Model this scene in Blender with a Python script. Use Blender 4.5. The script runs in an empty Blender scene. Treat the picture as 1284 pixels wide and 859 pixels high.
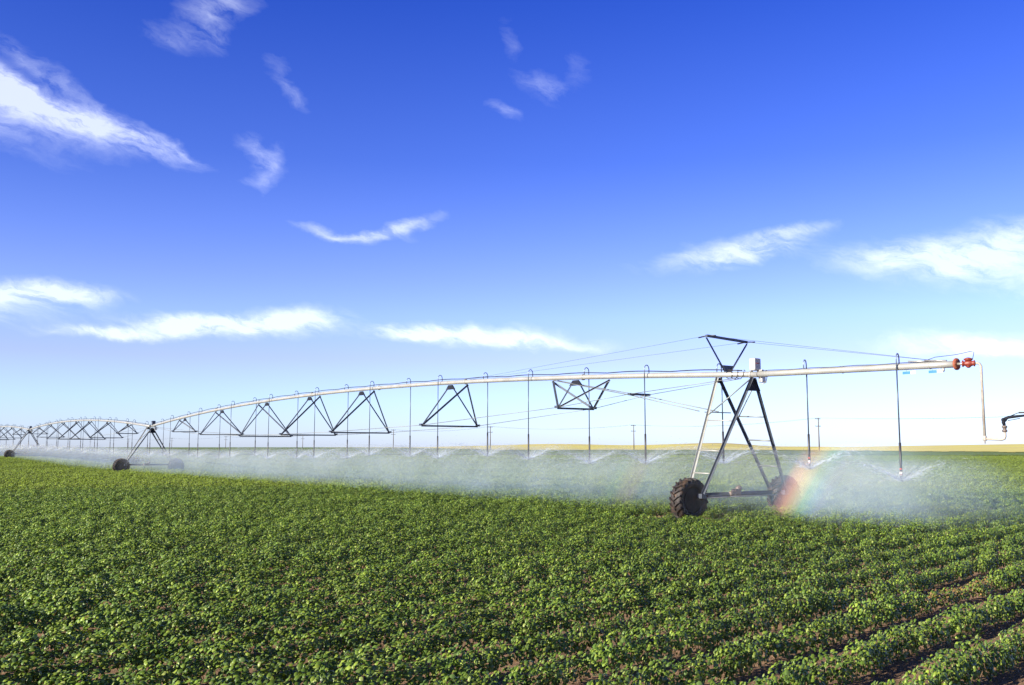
import bpy, bmesh, math, random
from mathutils import Vector, Matrix, noise
R = math.radians
random.seed(7)
scn = bpy.context.scene
COL = scn.collection

# ------------------------------------------------------------------ camera
EYE = 2.15
PITCH = 6.25
cam_d = bpy.data.cameras.new('camera')
cam = bpy.data.objects.new('camera', cam_d)
COL.objects.link(cam)
cam.location = (0, 0, EYE)
cam.rotation_euler = (R(90 + PITCH), 0, 0)
cam_d.sensor_width = 36
cam_d.lens = 36 * 1200 / 1284
cam_d.clip_start = 0.1
cam_d.clip_end = 20000
scn.camera = cam

# ------------------------------------------------------------------ exposure
scn.view_settings.view_transform = 'Standard'
scn.view_settings.look = 'None'
scn.view_settings.gamma = 1
scn.view_settings.use_curve_mapping = False
scn.view_settings.exposure = 1.05

# ------------------------------------------------------------------ sun
SUN_AZ, SUN_EL = -124.9, 21.0            # azimuth clockwise from +Y (view axis)
sd = Vector((math.sin(R(SUN_AZ)) * math.cos(R(SUN_EL)), math.cos(R(SUN_AZ)) * math.cos(R(SUN_EL)), math.sin(R(SUN_EL))))
sun_d = bpy.data.lights.new('sun', 'SUN')
sun_d.energy = 5.0
sun_d.angle = R(0.5)
sun_d.color = (1.0, 0.90, 0.74)
sun = bpy.data.objects.new('sun', sun_d)
COL.objects.link(sun)
sun.rotation_euler = (-sd).to_track_quat('-Z', 'Y').to_euler()
sun.location = sd * 60

# ------------------------------------------------------------------ cycles
cy = scn.cycles
cy.max_bounces = 6
cy.diffuse_bounces = 2
cy.glossy_bounces = 2
cy.transmission_bounces = 3
cy.transparent_max_bounces = 48
cy.volume_bounces = 0
cy.volume_step_rate = 2.0
cy.volume_max_steps = 64
cy.sample_clamp_indirect = 4
cy.use_denoising = True
cy.denoiser = 'OPENIMAGEDENOISE'
cy.denoising_input_passes = 'RGB_ALBEDO_NORMAL'
cy.denoising_prefilter = 'ACCURATE'


# ------------------------------------------------------------------ node helper
class NT:
    def __init__(s, tree):
        s.t = tree
        s.n = tree.nodes
        s.l = tree.links

    def new(s, kind, **kw):
        n = s.n.new(kind)
        for k, v in kw.items():
            setattr(n, k, v)
        return n

    def put(s, sock, v):
        if isinstance(v, bpy.types.NodeSocket):
            s.l.new(v, sock)
        elif isinstance(v, (tuple, list, Vector)) and len(v) == 3 and sock.type == 'RGBA':
            sock.default_value = (*v, 1)
        else:
            sock.default_value = v

    def m(s, op, a, b=0.0, c=0.0, clamp=False):
        n = s.new('ShaderNodeMath', operation=op)
        n.use_clamp = clamp
        s.put(n.inputs[0], a)
        if len(n.inputs) > 1:
            s.put(n.inputs[1], b)
        if len(n.inputs) > 2:
            s.put(n.inputs[2], c)
        return n.outputs[0]

    def vm(s, op, a, b=(0, 0, 0)):
        n = s.new('ShaderNodeVectorMath', operation=op)
        s.put(n.inputs[0], a)
        s.put(n.inputs[1], b)
        return n.outputs['Value'] if op in ('DOT_PRODUCT', 'LENGTH') else n.outputs[0]

    def noise(s, vec, scale, detail=3.0, rough=0.5, dist=0.0):
        n = s.new('ShaderNodeTexNoise')
        if vec is not None:
            s.put(n.inputs['Vector'], vec)
        n.inputs['Scale'].default_value = scale
        n.inputs['Detail'].default_value = detail
        n.inputs['Roughness'].default_value = rough
        n.inputs['Distortion'].default_value = dist
        return n.outputs[0], n.outputs[1]

    def ramp(s, fac, stops, interp='LINEAR'):
        n = s.new('ShaderNodeValToRGB')
        cr = n.color_ramp
        cr.interpolation = interp
        while len(cr.elements) < len(stops):
            cr.elements.new(0.5)
        for e, (p, c) in zip(cr.elements, stops):
            e.position = p
            e.color = (*c, 1) if len(c) == 3 else c
        s.put(n.inputs[0], fac)
        return n.outputs[0]

    def mix(s, fac, a, b, mode='MIX'):
        n = s.new('ShaderNodeMix', data_type='RGBA', blend_type=mode)
        s.put(n.inputs[0], fac)
        s.put(n.inputs[6], a)
        s.put(n.inputs[7], b)
        return n.outputs[2]

    def mapr(s, v, a, b, c, d, smooth=False):
        n = s.new('ShaderNodeMapRange')
        if smooth:
            n.interpolation_type = 'SMOOTHSTEP'
        s.put(n.inputs[0], v)
        for i, x in enumerate((a, b, c, d)):
            n.inputs[i + 1].default_value = x
        return n.outputs[0]

    def comb(s, x, y, z):
        n = s.new('ShaderNodeCombineXYZ')
        s.put(n.inputs[0], x); s.put(n.inputs[1], y); s.put(n.inputs[2], z)
        return n.outputs[0]

    def sep(s, v):
        n = s.new('ShaderNodeSeparateXYZ')
        s.put(n.inputs[0], v)
        return n.outputs


def px_dir(px, py):
    """direction (azimuth, elevation in radians) seen at a pixel of the photo"""
    v = Vector(((px - 642) / 1200, 1.0, -(py - 429.5) / 1200))
    c, s_ = math.cos(R(PITCH)), math.sin(R(PITCH))
    w = Vector((v.x, v.y * c - v.z * s_, v.y * s_ + v.z * c))
    w.normalize()
    return math.atan2(w.x, w.y), math.asin(w.z)


# ------------------------------------------------------------------ world: Nishita sky and thin wind-blown clouds
world = bpy.data.worlds.new('World')
scn.world = world
world.use_nodes = True
w = NT(world.node_tree)
w.n.clear()
sky = w.new('ShaderNodeTexSky', sky_type='NISHITA')
sky.sun_disc = False
sky.sun_elevation = R(SUN_EL)
sky.sun_rotation = R(SUN_AZ)
sky.altitude = 300
sky.air_density = 1.0
sky.dust_density = 0.4
sky.ozone_density = 3.0
geo = w.new('ShaderNodeNewGeometry')
dirv = w.vm('SCALE', geo.outputs['Incoming'])
dirv.node.inputs['Scale'].default_value = -1.0
dirv = w.new('ShaderNodeTexCoord').outputs['Generated']
dx, dy, dz = w.sep(dirv)[:3]
az = w.m('ARCTAN2', dx, dy)
el = w.m('ARCSINE', dz)
# polarised-filter look of the photograph's sky: deep blue high in view, pale at the horizon
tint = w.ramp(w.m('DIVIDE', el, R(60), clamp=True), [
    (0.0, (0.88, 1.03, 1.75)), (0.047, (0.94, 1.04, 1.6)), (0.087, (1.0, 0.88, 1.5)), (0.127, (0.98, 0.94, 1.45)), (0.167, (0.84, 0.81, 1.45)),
    (0.207, (0.68, 0.71, 1.40)), (0.28, (0.43, 0.54, 1.32)), (0.43, (0.20, 0.37, 1.25)), (0.55, (0.11, 0.20, 0.55)), (0.75, (0.08, 0.11, 0.22)), (1.0, (0.08, 0.10, 0.16))])  # stops above the view are darkened to cut ambient light on the crop
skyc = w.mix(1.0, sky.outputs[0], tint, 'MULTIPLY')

warp_n = w.noise(w.comb(az, w.m('MULTIPLY', el, 1.6), 0.0), 9.0, 4.0, 0.55)[1]
warp = w.vm('SUBTRACT', warp_n, (0.5, 0.5, 0.5))
wx, wy, _ = w.sep(warp)[:3]
fine_n = w.noise(w.comb(az, w.m('MULTIPLY', el, 1.6), 0.0), 30.0, 5.0, 0.6)[1]
fx, fy, _ = w.sep(w.vm('SUBTRACT', fine_n, (0.5, 0.5, 0.5)))[:3]
azw = w.m('ADD', az, w.m('ADD', w.m('MULTIPLY', wx, 0.05), w.m('MULTIPLY', fx, 0.022)))
elw = w.m('ADD', el, w.m('ADD', w.m('MULTIPLY', wy, 0.026), w.m('MULTIPLY', fy, 0.014)))
# px, py, half length px, half height px, tilt deg (photo, clockwise down positive), strength, sharp
CLOUDS = [
    (-10, 108, 60, 19, 22, 1.3), (50, 132, 60, 16, 26, 1.25), (110, 154, 60, 13, 18, 1.2), (175, 172, 55, 12, 20, 0.9), (228, 190, 26, 6, 26, 0.5), (60, 95, 60, 14, 30, 0.3),
    (280, 10, 43, 25, -20, 0.38), (222, 46, 48, 22, 0, 0.19), (268, 42, 20, 20, 50, 0.22),
    (343, 85, 16, 17, 0, 0.15), (366, 118, 27, 12, 35, 0.20),
    (322, 192, 29, 18, 40, 0.31), (340, 212, 29, 15, -60, 0.26), (320, 230, 29, 8, -10, 0.14),
    (415, 288, 42, 6, 14, 0.42), (460, 295, 42, 6, 2, 0.62), (486, 292, 24, 6, -8, 0.6), (508, 283, 36, 9, -20, 0.75),
    (40, 368, 62, 15, -2, 1.9), (95, 368, 28, 8, 0, 0.8), (120, 416, 50, 7, -3, 1.0), (170, 416, 60, 7, 0, 1.0), (235, 406, 60, 12, 0, 1.3),
    (300, 410, 70, 14, 2, 1.5), (368, 402, 52, 16, -3, 1.6), 
    (518, 420, 46, 10, 1, 1.3), (580, 420, 80, 13, 1, 1.7), (660, 427, 70, 10, 4, 1.3), (730, 436, 30, 5, 6, 0.5),
    (638, 52, 13, 32, 0, 0.14), (680, 108, 39, 18, 18, 0.22), (632, 138, 25, 10, 25, 0.34),
    (730, 90, 20, 30, 0, 0.10),
    (905, 320, 75, 15, -3, 0.75), (950, 310, 60, 16, -14, 0.75), (985, 288, 48, 8, -8, 0.65),
    (1150, 325, 80, 22, 5, 0.95), (1215, 318, 90, 28, -2, 1.0), (1270, 300, 60, 22, -8, 0.9),
    (1185, 432, 65, 16, 3, 0.75), (1260, 439, 80, 9, 0, 1.0),
    (1300, 430, 90, 14, 0, 0.7), (-90, 90, 120, 40, 18, 0.9), (1420, 330, 130, 30, 0, 0.8), (-120, 380, 120, 22, 0, 0.8)]
acc = None
for (px, py, hl, hh, tl, st) in CLOUDS:
    a0, e0 = px_dir(px, py)
    t = R(-tl)
    ca, sa = math.cos(t), math.sin(t)
    sl, sh = hl / 1200 * 1.0, hh / 1200 * 0.78
    # u = (ca*da + sa*de)/sl ; v = (-sa*da + ca*de)/sh   (folded into multiply-adds)
    u = w.m('MULTIPLY_ADD', azw, ca / sl, w.m('MULTIPLY_ADD', elw, sa / sl, -(ca * a0 + sa * e0) / sl))
    v = w.m('MULTIPLY_ADD', azw, -sa / sh, w.m('MULTIPLY_ADD', elw, ca / sh, (sa * a0 - ca * e0) / sh))
    d2 = w.m('MULTIPLY_ADD', u, u, w.m('MULTIPLY', v, v))
    f = w.m('MULTIPLY', w.m('EXPONENT', w.m('MULTIPLY', d2, -1.15)), st)
    acc = f if acc is None else w.m('ADD', acc, f)
# wisps: strongly stretched fibrous noise
rotv = w.comb(w.m('MULTIPLY_ADD', azw, 0.95, w.m('MULTIPLY', elw, -0.30)), w.m('MULTIPLY', w.m('MULTIPLY_ADD', azw, 0.30, w.m('MULTIPLY', elw, 0.95)), 3.2), 0.0)
fib = w.noise(rotv, 17.0, 9.0, 0.68, 0.35)[0]
dens = w.m('MULTIPLY', acc, w.mapr(fib, 0.36, 0.67, 0.18, 1.35))
dens = w.m('SUBTRACT', dens, 0.03, clamp=True)
alpha = w.m('SUBTRACT', 1.0, w.m('EXPONENT', w.m('MULTIPLY', dens, -0.68)))
cloudc = w.new('ShaderNodeRGB')
cloudc.outputs[0].default_value = (8.9, 9.4, 10.4, 1)
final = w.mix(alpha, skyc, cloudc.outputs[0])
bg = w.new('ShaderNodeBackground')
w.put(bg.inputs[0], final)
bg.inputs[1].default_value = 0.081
out = w.new('ShaderNodeOutputWorld')
w.l.new(bg.outputs[0], out.inputs[0])
world.cycles.sampling_method = 'MANUAL'
world.cycles.sample_map_resolution = 512


# ------------------------------------------------------------------ terrain
def sstep(a, b, x):
    t = max(0.0, min(1.0, (x - a) / (b - a)))
    return t * t * (3 - 2 * t)


def gz(x, y):
    r = math.hypot(x, y)
    azd = math.degrees(math.atan2(x, y)) if r > 1e-6 else 0
    z = 0.57 * sstep(84, 128, y)
    z += 0.06 * noise.noise(Vector((x * 0.05, y * 0.05, 3.0))) * (1 if r < 150 else 0.5)
    if r > 250 and y > 0:
        z += 1.25 * sstep(400, 3000, r)
        z += 5.4 * sstep(12, 34, azd) * sstep(300, 1200, r)             # wheat slope on the right
        for (ha, hr, wa, h) in ((12.6, 1400, 2.2, 6.2), (9.8, 1500, 2.6, 5.2), (5.5, 1600, 3.2, 3.6), (0.8, 1500, 3.6, 5.0), (-3.2, 1700, 2.0, 1.5), (3.2, 1450, 2.4, 1.8), (16.4, 1650, 2.0, 1.4)):
            z += 0.85 * h * math.exp(-((azd - ha) / wa) ** 2) * math.exp(-((r - hr) / 320) ** 2)
    return z


def mat(name):
    m_ = bpy.data.materials.new(name)
    m_.use_nodes = True
    t = NT(m_.node_tree)
    t.n.clear()
    o = t.new('ShaderNodeOutputMaterial')
    return m_, t, o


def simple(name, col, rough=0.5, metal=0.0, var=0.25, scale=6.0, bump=0.0, bscale=40.0, spec=0.5, dirt=None, dscale=3.0, damt=0.4):
    m_, t, o = mat(name)
    p = t.new('ShaderNodeBsdfPrincipled')
    co = t.new('ShaderNodeTexCoord').outputs['Object']
    n = t.noise(co, scale, 5.0, 0.6)[0]
    f = t.mapr(n, 0.25, 0.75, 1 - var, 1 + var)
    c = t.mix(1.0, col, t.comb(f, f, f), 'MULTIPLY')
    if dirt:
        n2 = t.noise(co, dscale, 6.0, 0.65)[0]
        c = t.mix(t.mapr(n2, 0.5, 0.7, 0, damt), c, dirt)
    t.put(p.inputs['Base Color'], c)
    t.put(p.inputs['Roughness'], t.mapr(n, 0.2, 0.8, rough * 0.8, min(1, rough * 1.2)))
    p.inputs['Metallic'].default_value = metal
    p.inputs['Specular IOR Level'].default_value = spec
    if bump:
        b = t.new('ShaderNodeBump')
        b.inputs['Strength'].default_value = bump
        b.inputs['Distance'].default_value = 0.02
        t.put(b.inputs['Height'], t.noise(co, bscale, 4.0, 0.6)[0])
        t.l.new(b.outputs[0], p.inputs['Normal'])
    t.l.new(p.outputs[0], o.inputs[0])
    return m_


M = {}
M['pipe'] = simple('galvanised_pipe', (0.36, 0.37, 0.35), 0.45, 0.25, 0.12, 2.0, 0.15, 30, dirt=(0.34, 0.30, 0.22), dscale=2.2, damt=0.5)
M['riser'] = simple('grey_riser_pipe', (0.40, 0.37, 0.32), 0.5, 0.1, 0.15, 5, dirt=(0.2, 0.13, 0.09), dscale=6)
M['plate'] = simple('dark_plate_steel', (0.012, 0.015, 0.024), 0.7, 0.0, 0.2, 6, spec=0.2)
M['rod'] = simple('thin_rod_steel', (0.22, 0.24, 0.24), 0.5, 0.4, 0.2, 4)
M['steel'] = simple('galvanised_steel', (0.42, 0.43, 0.42), 0.45, 0.55, 0.2, 4.0, dirt=(0.20, 0.17, 0.13), damt=0.5)
M['truss'] = simple('dark_truss_steel', (0.075, 0.09, 0.12), 0.5, 0.4, 0.25, 4.0)  # dark tone; also stands in for shade on legs and far control boxes
M['hose'] = simple('drop_hose_plastic', (0.05, 0.065, 0.09), 0.35, 0.0, 0.2, 4.0)
M['goose'] = simple('gooseneck_metal', (0.20, 0.25, 0.32), 0.35, 0.5, 0.2, 4.0)
M['weight'] = simple('dark_weight', (0.014, 0.014, 0.018), 0.4, 0.0, 0.3, 5.0)
M['cable'] = simple('cable_rubber', (0.02, 0.02, 0.024), 0.5)
M['redtag'] = simple('red_band', (0.55, 0.06, 0.03), 0.5)
M['whitetag'] = simple('white_band', (0.75, 0.74, 0.70), 0.5)
M['red'] = simple('red_valve_paint', (0.20, 0.030, 0.018), 0.45, 0.0, 0.25, 12, 0.1, dirt=(0.16, 0.06, 0.03), dscale=14)
M['rust'] = simple('rusty_flange', (0.28, 0.08, 0.04), 0.7, 0.0, 0.35, 20, 0.3, dirt=(0.08, 0.03, 0.02), dscale=10)
M['box'] = simple('control_box_paint', (0.40, 0.40, 0.39), 0.4, 0.0, 0.1, 4, dirt=(0.4, 0.35, 0.3))
M['tyre'] = simple('muddy_tyre', (0.022, 0.019, 0.018), 0.6, 0.0, 0.4, 9, 0.4, 30, dirt=(0.15, 0.085, 0.05), dscale=5.0, damt=0.6)
M['rim'] = simple('rim_steel', (0.03, 0.027, 0.025), 0.6, 0.2, 0.3, 8, dirt=(0.10, 0.065, 0.04), damt=0.5)
M['gear'] = simple('gearbox_metal', (0.17, 0.14, 0.125), 0.55, 0.4, 0.3, 12, 0.2, dirt=(0.14, 0.08, 0.05))
M['wood'] = simple('pole_wood', (0.10, 0.08, 0.065), 0.85, 0.0, 0.3, 3)
M['bluetag'] = simple('blue_decal', (0.03, 0.17, 0.50), 0.45, 0.0, 0.1, 4)

# soil
m_, t, o = mat('soil')
p = t.new('ShaderNodeBsdfPrincipled')
pos = t.new('ShaderNodeNewGeometry').outputs['Position']
n1 = t.noise(pos, 1.3, 6, 0.65)[0]
n2 = t.noise(pos, 22, 6, 0.7)[0]
c = t.ramp(n1, [(0.3, (0.22, 0.13, 0.07)), (0.6, (0.36, 0.22, 0.12)), (0.8, (0.44, 0.29, 0.17))])
f = t.mapr(n2, 0.3, 0.7, 0.55, 1.3)
t.put(p.inputs['Base Color'], t.mix(1.0, c, t.comb(f, f, f), 'MULTIPLY'))
p.inputs['Roughness'].default_value = 0.95
b = t.new('ShaderNodeBump')
b.inputs['Strength'].default_value = 1.0
b.inputs['Distance'].default_value = 0.05
t.put(b.inputs['Height'], n2)
t.l.new(b.outputs[0], p.inputs['Normal'])
t.l.new(p.outputs[0], o.inputs[0])
M['soil'] = m_

# far crop canopy
m_, t, o = mat('far_crop_canopy')
p = t.new('ShaderNodeBsdfPrincipled')
pos = t.new('ShaderNodeNewGeometry').outputs['Position']
n1 = t.noise(pos, 0.03, 5, 0.6)[0]
n2 = t.noise(pos, 1.6, 6, 0.75)[0]
c = t.ramp(n2, [(0.30, (0.075, 0.125, 0.020)), (0.5, (0.13, 0.20, 0.032)), (0.72, (0.20, 0.27, 0.055))])
f = t.mapr(n1, 0.3, 0.7, 0.8, 1.2)
t.put(p.inputs['Base Color'], t.mix(1.0, c, t.comb(f, f, f), 'MULTIPLY'))
p.inputs['Roughness'].default_value = 0.8
b = t.new('ShaderNodeBump')
b.inputs['Strength'].default_value = 1.0
b.inputs['Distance'].default_value = 0.3
t.put(b.inputs['Height'], n2)
t.l.new(b.outputs[0], p.inputs['Normal'])
t.l.new(p.outputs[0], o.inputs[0])
M['farcrop'] = m_

# ripe wheat
m_, t, o = mat('ripe_wheat')
p = t.new('ShaderNodeBsdfPrincipled')
pos = t.new('ShaderNodeNewGeometry').outputs['Position']
n1 = t.noise(pos, 0.006, 5, 0.6)[0]
n2 = t.noise(pos, 0.12, 6, 0.7)[0]
c = t.ramp(n1, [(0.36, (0.50, 0.42, 0.15)), (0.50, (0.66, 0.61, 0.13)), (0.68, (0.60, 0.50, 0.20))])
f = t.mapr(n2, 0.3, 0.7, 0.8, 1.15)
t.put(p.inputs['Base Color'], t.mix(1.0, c, t.comb(f, f, f), 'MULTIPLY'))
p.inputs['Roughness'].default_value = 0.9
t.l.new(p.outputs[0], o.inputs[0])
M['wheat'] = m_

# leaves
m_, t, o = mat('bean_leaf')
att = t.new('ShaderNodeAttribute', attribute_name='leafcol')
oi = t.new('ShaderNodeObjectInfo')
pos = t.new('ShaderNodeNewGeometry').outputs['Position']
fn = t.noise(pos, 0.11, 4, 0.6)[0]
f = t.m('MULTIPLY', t.mapr(fn, 0.3, 0.7, 0.82, 1.18), t.mapr(oi.outputs['Random'], 0, 1, 0.88, 1.12))
c = t.mix(1.0, att.outputs['Color'], t.comb(f, f, t.m('MULTIPLY', f, 0.9)), 'MULTIPLY')
p = t.new('ShaderNodeBsdfPrincipled')
t.put(p.inputs['Base Color'], c)
p.inputs['Roughness'].default_value = 0.40
p.inputs['Specular IOR Level'].default_value = 0.36
tr = t.new('ShaderNodeBsdfTranslucent')
t.put(tr.inputs[0], t.mix(1.0, c, (1.5, 1.6, 0.55), 'MULTIPLY'))
mx = t.new('ShaderNodeMixShader')
mx.inputs[0].default_value = 0.14
t.l.new(p.outputs[0], mx.inputs[1])
t.l.new(tr.outputs[0], mx.inputs[2])
t.l.new(mx.outputs[0], o.inputs[0])
M['leaf'] = m_

# droplets
m_, t, o = mat('water_droplets')
d = t.new('ShaderNodeBsdfDiffuse')
d.inputs[0].default_value = (0.80, 0.90, 1, 1)
tr = t.new('ShaderNodeBsdfTranslucent')
tr.inputs[0].default_value = (0.80, 0.90, 1, 1)
a1 = t.new('ShaderNodeMixShader')
a1.inputs[0].default_value = 0.5
t.l.new(d.outputs[0], a1.inputs[1]); t.l.new(tr.outputs[0], a1.inputs[2])
tp = t.new('ShaderNodeBsdfTransparent')
a2 = t.new('ShaderNodeMixShader')
att = t.new('ShaderNodeAttribute', attribute_name='fade')
t.put(a2.inputs[0], t.m('MULTIPLY', att.outputs['Fac'], 0.45))
t.l.new(tp.outputs[0], a2.inputs[1]); t.l.new(a1.outputs[0], a2.inputs[2])
t.l.new(a2.outputs[0], o.inputs[0])
M['drops'] = m_


# ------------------------------------------------------------------ object helpers
ORG = {}


def link(o, parent, origin):
    COL.objects.link(o)
    o.location = Vector(origin) - (ORG[parent] if parent is not None else Vector((0, 0, 0)))
    if parent is not None:
        o.parent = parent
    ORG[o] = Vector(origin)


def tag(o, label=None, cat=None, group=None, kind=None):
    for k, v in (('label', label), ('category', cat), ('group', group), ('kind', kind)):
        if v:
            o[k] = v
    return o


def empty(name, origin, parent=None):
    o = bpy.data.objects.new(name, None)
    o.empty_display_size = 0.3
    link(o, parent, origin)
    return o


class MB:
    """collects shapes given in world coordinates"""
    def __init__(s):
        s.bm = bmesh.new()

    def tube(s, pts, r, n=8, caps=True, radii=None):
        pts = [Vector(p) for p in pts]
        rings = []
        up = None
        for i, p in enumerate(pts):
            d = (pts[min(i + 1, len(pts) - 1)] - pts[max(i - 1, 0)]).normalized()
            if up is None:
                up = Vector((0, 0, 1)) if abs(d.z) < 0.9 else Vector((1, 0, 0))
            a = d.cross(up).normalized()
            up = a.cross(d).normalized()
            rr = radii[i] if radii else r
            rings.append([s.bm.verts.new(p + (a * math.cos(2 * math.pi * k / n) + up * math.sin(2 * math.pi * k / n)) * rr) for k in range(n)])
        for a, b in zip(rings, rings[1:]):
            for k in range(n):
                s.bm.faces.new((a[k], a[(k + 1) % n], b[(k + 1) % n], b[k])).smooth = n > 4
        if caps:
            s.bm.faces.new(rings[0][::-1])
            s.bm.faces.new(rings[-1])
        return s

    def box(s, c, ax, ay, az, hx, hy, hz, bev=0.0):
        c = Vector(c)
        tb = bmesh.new()
        bmesh.ops.create_cube(tb, size=2)
        for v in tb.verts:
            v.co = c + Vector(ax) * (v.co.x * hx) + Vector(ay) * (v.co.y * hy) + Vector(az) * (v.co.z * hz)
        if bev:
            bmesh.ops.bevel(tb, geom=tb.edges[:], offset=bev, segments=2, affect='EDGES', profile=0.6)
        bmesh.ops.recalc_face_normals(tb, faces=tb.faces[:])
        s.absorb(tb)
        return s

    def angle_bar(s, a, b, wdt, th=0.006, side=None):
        """an L-section steel angle between two points"""
        a, b = Vector(a), Vector(b)
        d = (b - a).normalized()
        u = d.cross(Vector(side) if side is not None else Vector((0, 0, 1)))
        if u.length < 1e-3:
            u = Vector((1, 0, 0))
        u.normalize()
        v = d.cross(u).normalized()
        m_ = (a + b) / 2
        hl = (b - a).length / 2
        s.box(m_ + v * (wdt / 2), u, v, d, th / 2, wdt / 2, hl)
        s.box(m_ + u * (wdt / 2 + th / 2 + 0.0005), u, v, d, wdt / 2, th / 2, hl)
        return s

    def absorb(s, tb):
        me = bpy.data.meshes.new('tmp')
        tb.to_mesh(me)
        tb.free()
        s.bm.from_mesh(me)
        bpy.data.meshes.remove(me)

    def prism(s, poly, nrm, th):
        nrm = Vector(nrm).normalized() * th / 2
        a = [s.bm.verts.new(Vector(p) - nrm) for p in poly]
        b = [s.bm.verts.new(Vector(p) + nrm) for p in poly]
        s.bm.faces.new(a[::-1]); s.bm.faces.new(b)
        k = len(poly)
        for i in range(k):
            s.bm.faces.new((a[i], a[(i + 1) % k], b[(i + 1) % k], b[i]))
        return s

    def lathe(s, c, axis, prof, n=24, closed=False):
        """prof: (radius, offset along axis)"""
        c, axis = Vector(c), Vector(axis).normalized()
        u = axis.cross(Vector((0, 0, 1)))
        if u.length < 1e-3:
            u = Vector((1, 0, 0))
        u.normalize()
        v = axis.cross(u)
        rings = []
        for (r, h) in prof:
            rings.append([s.bm.verts.new(c + axis * h + (u * math.cos(2 * math.pi * k / n) + v * math.sin(2 * math.pi * k / n)) * r) for k in range(n)])
        pr = list(zip(rings, rings[1:]))
        if closed:
            pr.append((rings[-1], rings[0]))
        for a, b in pr:
            for k in range(n):
                s.bm.faces.new((a[k], a[(k + 1) % n], b[(k + 1) % n], b[k])).smooth = True
        if not closed:
            s.bm.faces.new(rings[0][::-1]); s.bm.faces.new(rings[-1])
        return s

    def build(s, name, material, parent=None, origin=(0, 0, 0), local=False):
        origin = Vector(origin)
        if not local:
            bmesh.ops.translate(s.bm, verts=s.bm.verts, vec=-origin)
        bmesh.ops.recalc_face_normals(s.bm, faces=s.bm.faces[:])
        me = bpy.data.meshes.new(name)
        s.bm.to_mesh(me)
        s.bm.free()
        me.materials.append(material)
        o = bpy.data.objects.new(name, me)
        link(o, parent, origin)
        return o


def copy_tree(o, parent, origin, rz):
    c = o.copy()
    COL.objects.link(c)
    c.parent = parent
    if parent is not None and origin is not None:
        c.location = Vector(origin) - ORG[parent]
        c.rotation_euler = (0, 0, rz)
        ORG[c] = Vector(origin)
    for ch in o.children:
        copy_tree(ch, c, None, 0)
    return c


# ------------------------------------------------------------------ ground sheets
def polar_sheet(name, rs, azs, hf, material, keep=None, closed=False):
    bm = bmesh.new()
    rows = []
    for r in rs:
        rows.append([bm.verts.new((r * math.sin(R(a)), r * math.cos(R(a)), hf(r * math.sin(R(a)), r * math.cos(R(a))))) for a in azs])
    n = len(azs)
    for i in range(len(rs) - 1):
        for j in range(n if closed else n - 1):
            k = (j + 1) % n
            if keep and not keep((rs[i] + rs[i + 1]) / 2, (azs[j] + azs[k]) / 2):
                continue
            bm.faces.new((rows[i][j], rows[i][k], rows[i + 1][k], rows[i + 1][j])).smooth = True
    if closed:
        bm.faces.new(rows[0])
    for v in [v for v in bm.verts if not v.link_faces]:
        bm.verts.remove(v)
    bmesh.ops.recalc_face_normals(bm, faces=bm.faces[:])
    if sum(f.normal.z for f in bm.faces) < 0:
        bmesh.ops.reverse_faces(bm, faces=bm.faces[:])
    me = bpy.data.meshes.new(name)
    bm.to_mesh(me); bm.free()
    me.materials.append(material)
    o = bpy.data.objects.new(name, me)
    COL.objects.link(o)
    o['kind'] = 'structure'
    return o


rs = [1.0]
while rs[-1] < 7000:
    rs.append(rs[-1] * 1.05 + 0.2)
azs = [-180 + 6 * i for i in range(22)] + [-48 + 0.5 * i for i in range(193)] + [54 + 6 * i for i in range(21)]
ROWAZ = 44.0
RD = Vector((math.sin(R(ROWAZ)), math.cos(R(ROWAZ)), 0))        # along a row
RD_SIDE = Vector((-RD.y, RD.x, 0))
RN = Vector((math.cos(R(ROWAZ)), -math.sin(R(ROWAZ)), 0))       # across rows
ROWS = 0.83
polar_sheet('ground', rs, azs, gz, M['soil'], closed=True)

RFAR = 165.0


def wheat_edge(a):
    """distance at which the green crop gives way to wheat"""
    if a < -11.0:
        return 1e9
    e = 430 - 170 * sstep(10, 28, a) + 14 * math.sin(a * 1.3) + 9 * math.sin(a * 4.1)
    return e + 1500 * (1 - sstep(-11.0, 0.0, a))


rf = [RFAR * 1.02 ** i for i in range(200) if RFAR * 1.02 ** i < 6500]
af = [-48 + 0.4 * i for i in range(241)]
polar_sheet('far_crop_field', rf, af, lambda x, y: gz(x, y) + 0.40 + 0.05 * noise.noise(Vector((x, y, 0))), M['farcrop'])
polar_sheet('wheat_field', rf, af, lambda x, y: gz(x, y) + 0.50, M['wheat'], keep=lambda r, a: r > wheat_edge(a) and r < 2300)

# ------------------------------------------------------------------ crop plants
GREENS = [(0.098, 0.170, 0.030), (0.138, 0.215, 0.034), (0.205, 0.280, 0.044), (0.102, 0.165, 0.046)]
FRESH = [(0.150, 0.220, 0.032), (0.190, 0.265, 0.038), (0.240, 0.310, 0.046), (0.150, 0.210, 0.044)]
PALES = [(0.30, 0.36, 0.11), (0.25, 0.32, 0.10)]
DRY = [(0.42, 0.28, 0.10), (0.36, 0.30, 0.10), (0.30, 0.17, 0.07)]


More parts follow.
